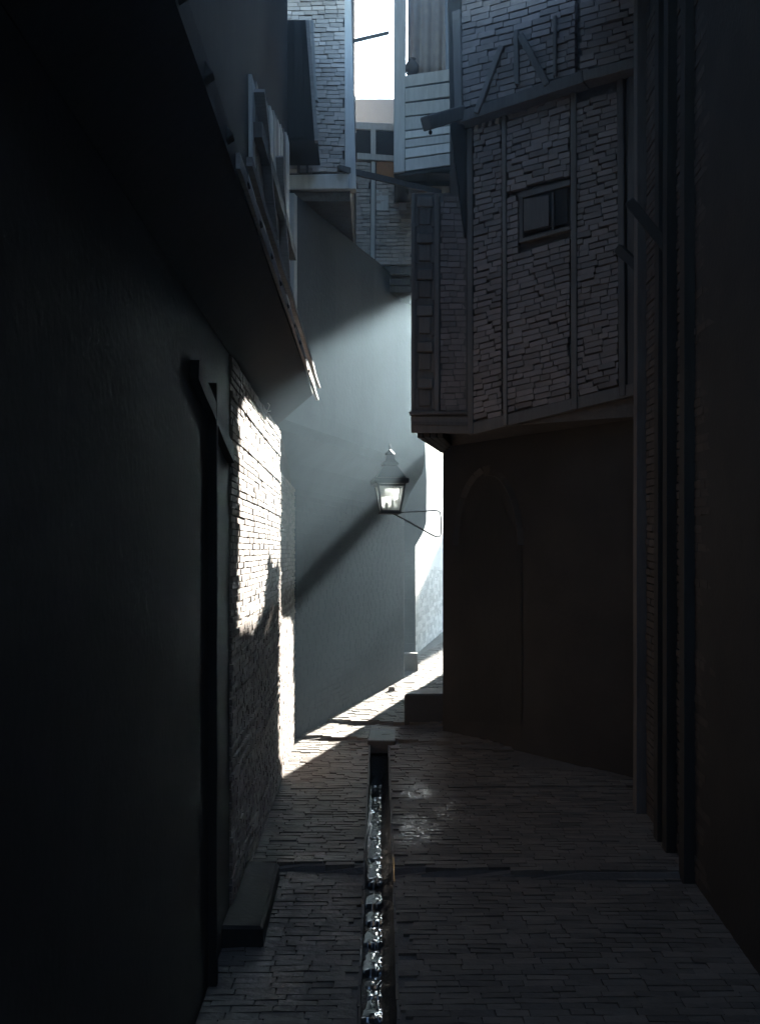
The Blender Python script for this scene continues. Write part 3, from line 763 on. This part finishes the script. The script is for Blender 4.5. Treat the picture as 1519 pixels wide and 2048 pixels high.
# added unseen blocker: outline cut to shape the sunlight, slot left open above
ol = [(-2.4, -6), (-3.80, -6), (-3.79, -2.5), (-3.70, -2.3), (-3.61, -1.9), (-3.62, -1.45), (-3.685, -1.3), (-3.695, -.64), (-3.58, -.58), (-3.53, -.62), (-3.50, -.86), (-3.34, -.88), (-3.31, -.60), (-3.22, -.50), (-3.1, -.46), (-2.98, -.28), (-2.85, -.15), (-2.4, -.15)]
A = [UT(u, 14.5, w_ + TE * 14.5) for (u, w_) in ol]
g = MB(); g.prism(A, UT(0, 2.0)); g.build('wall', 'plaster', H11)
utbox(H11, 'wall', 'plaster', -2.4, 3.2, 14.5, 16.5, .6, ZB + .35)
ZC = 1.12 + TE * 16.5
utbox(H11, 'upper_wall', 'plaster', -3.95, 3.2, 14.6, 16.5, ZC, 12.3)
utbox(H11, 'loggia_post', 'wood', -2.70, -2.55, 14.7, 16.4, ZB + .1, ZC - .003)
utbox(H11, 'loggia_post', 'wood', .2, .4, 14.7, 16.4, ZB + .352, ZC - .003)
H12 = thing('house', UT(-5.4, 39, 2), 'low far house shading the foot of the whitewashed wall', 'house')
utbox(H12, 'wall', 'plaster', -8.5, -4.33, 38, 41, 1.5, -3.85 + TE * 38)  # added out of sight, height set by the shadow it casts

# ------------------------------------------------------------------ lantern
LY = 11.1; s = LY / F
LC = P(779, 1027, LY)
lamp = thing('lantern', LC, 'square glazed metal street lantern with spired roof on a wire bracket', 'lantern')
def lz(py): return (1027 - py) * s
rot = math.pi / 4 + math.radians(7)
g = MB(); g.ring_stack(LC, [(33 * s, lz(969)), (34.5 * s, lz(964)), (34 * s, lz(959)), (29 * s, lz(957)), (22 * s, lz(946)), (15 * s, lz(935)), (13 * s, lz(933))], rot=rot)
g.build('roof', 'metal', lamp)
g = MB(); g.ring_stack(LC, [(11 * s, lz(933.5)), (16 * s, lz(930)), (15.5 * s, lz(927)), (10 * s, lz(922)), (7.5 * s, lz(914)), (7 * s, lz(911))], rot=rot)
g.build('vent', 'metal', lamp)
g = MB(); g.ring_stack(LC, [(6 * s, lz(911.5)), (10.5 * s, lz(909)), (9.5 * s, lz(906)), (4 * s, lz(902)), (1.6 * s, lz(899)), (2.6 * s, lz(896)), (2.2 * s, lz(892)), (.3 * s, lz(885))], seg=10, rot=0)
g.build('finial', 'metal', lamp)
g = MB(); g.ring_stack(LC, [(19 * s, lz(1028)), (20.5 * s, lz(1026)), (20 * s, lz(1022)), (13 * s, lz(1021))], rot=rot); g.build('base', 'metal', lamp)
def sq(r, z, k):
    a = rot + math.pi / 2 * k; q = math.sqrt(2) * r * s
    return Vector((LC.x + math.cos(a) * q, LC.y + math.sin(a) * q, LC.z + z))
for k in range(4):
    barp('corner_bar', 'metal', lamp, sq(18.5, lz(1022), k), sq(27, lz(968), k), .018, .018, bevel=0)
    g = MB(); A, B, C_, D = sq(17.6, lz(1021), k), sq(17.6, lz(1021), k + 1), sq(26, lz(969), k + 1), sq(26, lz(969), k)
    nr = (B - A).cross(D - A).normalized() * .002
    g.prism([A, B, C_, D], nr); g.build('pane', 'glass', lamp)
    barp('top_rail', 'metal', lamp, sq(26.5, lz(972), k), sq(26.5, lz(972), k + 1), .014, .02, bevel=0)
g = MB(); g.ring_stack(LC, [(9 * s, lz(1021)), (5 * s, lz(1014)), (2.6 * s, lz(1008)), (3.6 * s, lz(1004)), (3.2 * s, lz(1000)), (1 * s, lz(998))], seg=10); g.build('burner', 'metal', lamp)
wy = 11.1; WXp = P(882.5, 1000, wy)
br = [P(800, 1025, LY), P(835, 1023, LY), P(868, 1021, LY), P(876, 1022, LY), P(880, 1026, LY), P(881, 1035, LY)]
g = MB(); g.tube(br, .0075); g.build('bracket_rod', 'metal', lamp)
br = [P(786, 1027, LY), P(820, 1045, LY), P(858, 1067, LY), P(868, 1072, LY), P(875, 1074, LY), P(880, 1072, LY), P(881.5, 1066, LY)]
g = MB(); g.tube(br, .0075); g.build('bracket_rod', 'metal', lamp)
g = MB(); g.tube([P(881.4, 1066, LY), P(881.4, 1035, LY)], .007); g.build('bracket_rod', 'metal', lamp)

# loose brick and a stone on the sunlit paving
g = MB(); c = P(782, 1383, 13.3); z = zg(c.x, 13.3)
g.hexa([(c.x - .035, 13.25, z), (c.x + .05, 13.28, z), (c.x + .045, 13.36, z), (c.x - .03, 13.34, z), (c.x - .03, 13.26, z + .05), (c.x + .035, 13.28, z + .045), (c.x + .03, 13.35, z + .045), (c.x - .03, 13.33, z + .05)])
tag(g.build('loose_brick', 'brick', bevel=.004), 'small loose brick lying at the sunlit foot of the hazy wall', 'brick')
g = MB(); g.tube([P(527, 842, 8.0), P(531, 828, 8.02), P(536, 819, 8.02), P(539, 810, 8.0), P(535, 806, 8.0)], .004, 6); g.tube([P(534, 823, 8.02), P(541, 822, 8.05)], .003, 6)
tag(g.build('twig', 'palewood'), 'tiny pale dry twig curling from the top edge of the sunlit wall patch', 'twig')
# low step by the dark left wall
g = MB(); g.hexa([(-.86, 5.9, .2), (-.62, 5.9, .2), (-.62, 7.0, .3), (-.86, 7.0, .3), (-.86, 5.9, .57), (-.63, 5.92, .56), (-.64, 6.98, .64), (-.86, 7.0, .65)])
tag(g.build('doorstep', 'soot', bevel=.015), 'worn stone doorstep against the dark wall on the left', 'step')

# ------------------------------------------------------------------ haze
g = MB(); g.box((-14, -12, -2.2), (16, 44, 13.2)); 
hz = bpy.data.meshes.new('haze'); hz.from_pydata(g.v, [], g.f); hz.update()
import bmesh
bm = bmesh.new(); bm.from_mesh(hz); bmesh.ops.recalc_face_normals(bm, faces=bm.faces); bm.to_mesh(hz); bm.free()
ho = bpy.data.objects.new('haze', hz); col.objects.link(ho); ho['kind'] = 'stuff'
ho['label'] = 'smoky haze filling the lane and catching the sunbeams'
m = bpy.data.materials.new('smoky_haze'); m.use_nodes = True; n = m.node_tree.nodes; n.remove(n["Principled BSDF"])
pv = n.new("ShaderNodeVolumePrincipled"); pv.inputs["Color"].default_value = (.60, .83, 1, 1)
pv.inputs["Density"].default_value = .0098; pv.inputs["Anisotropy"].default_value = .88
m.node_tree.links.new(pv.outputs[0], n["Material Output"].inputs["Volume"])
hz.materials.append(m)
for o in bpy.data.objects:
    if '_w' in o: del o['_w']
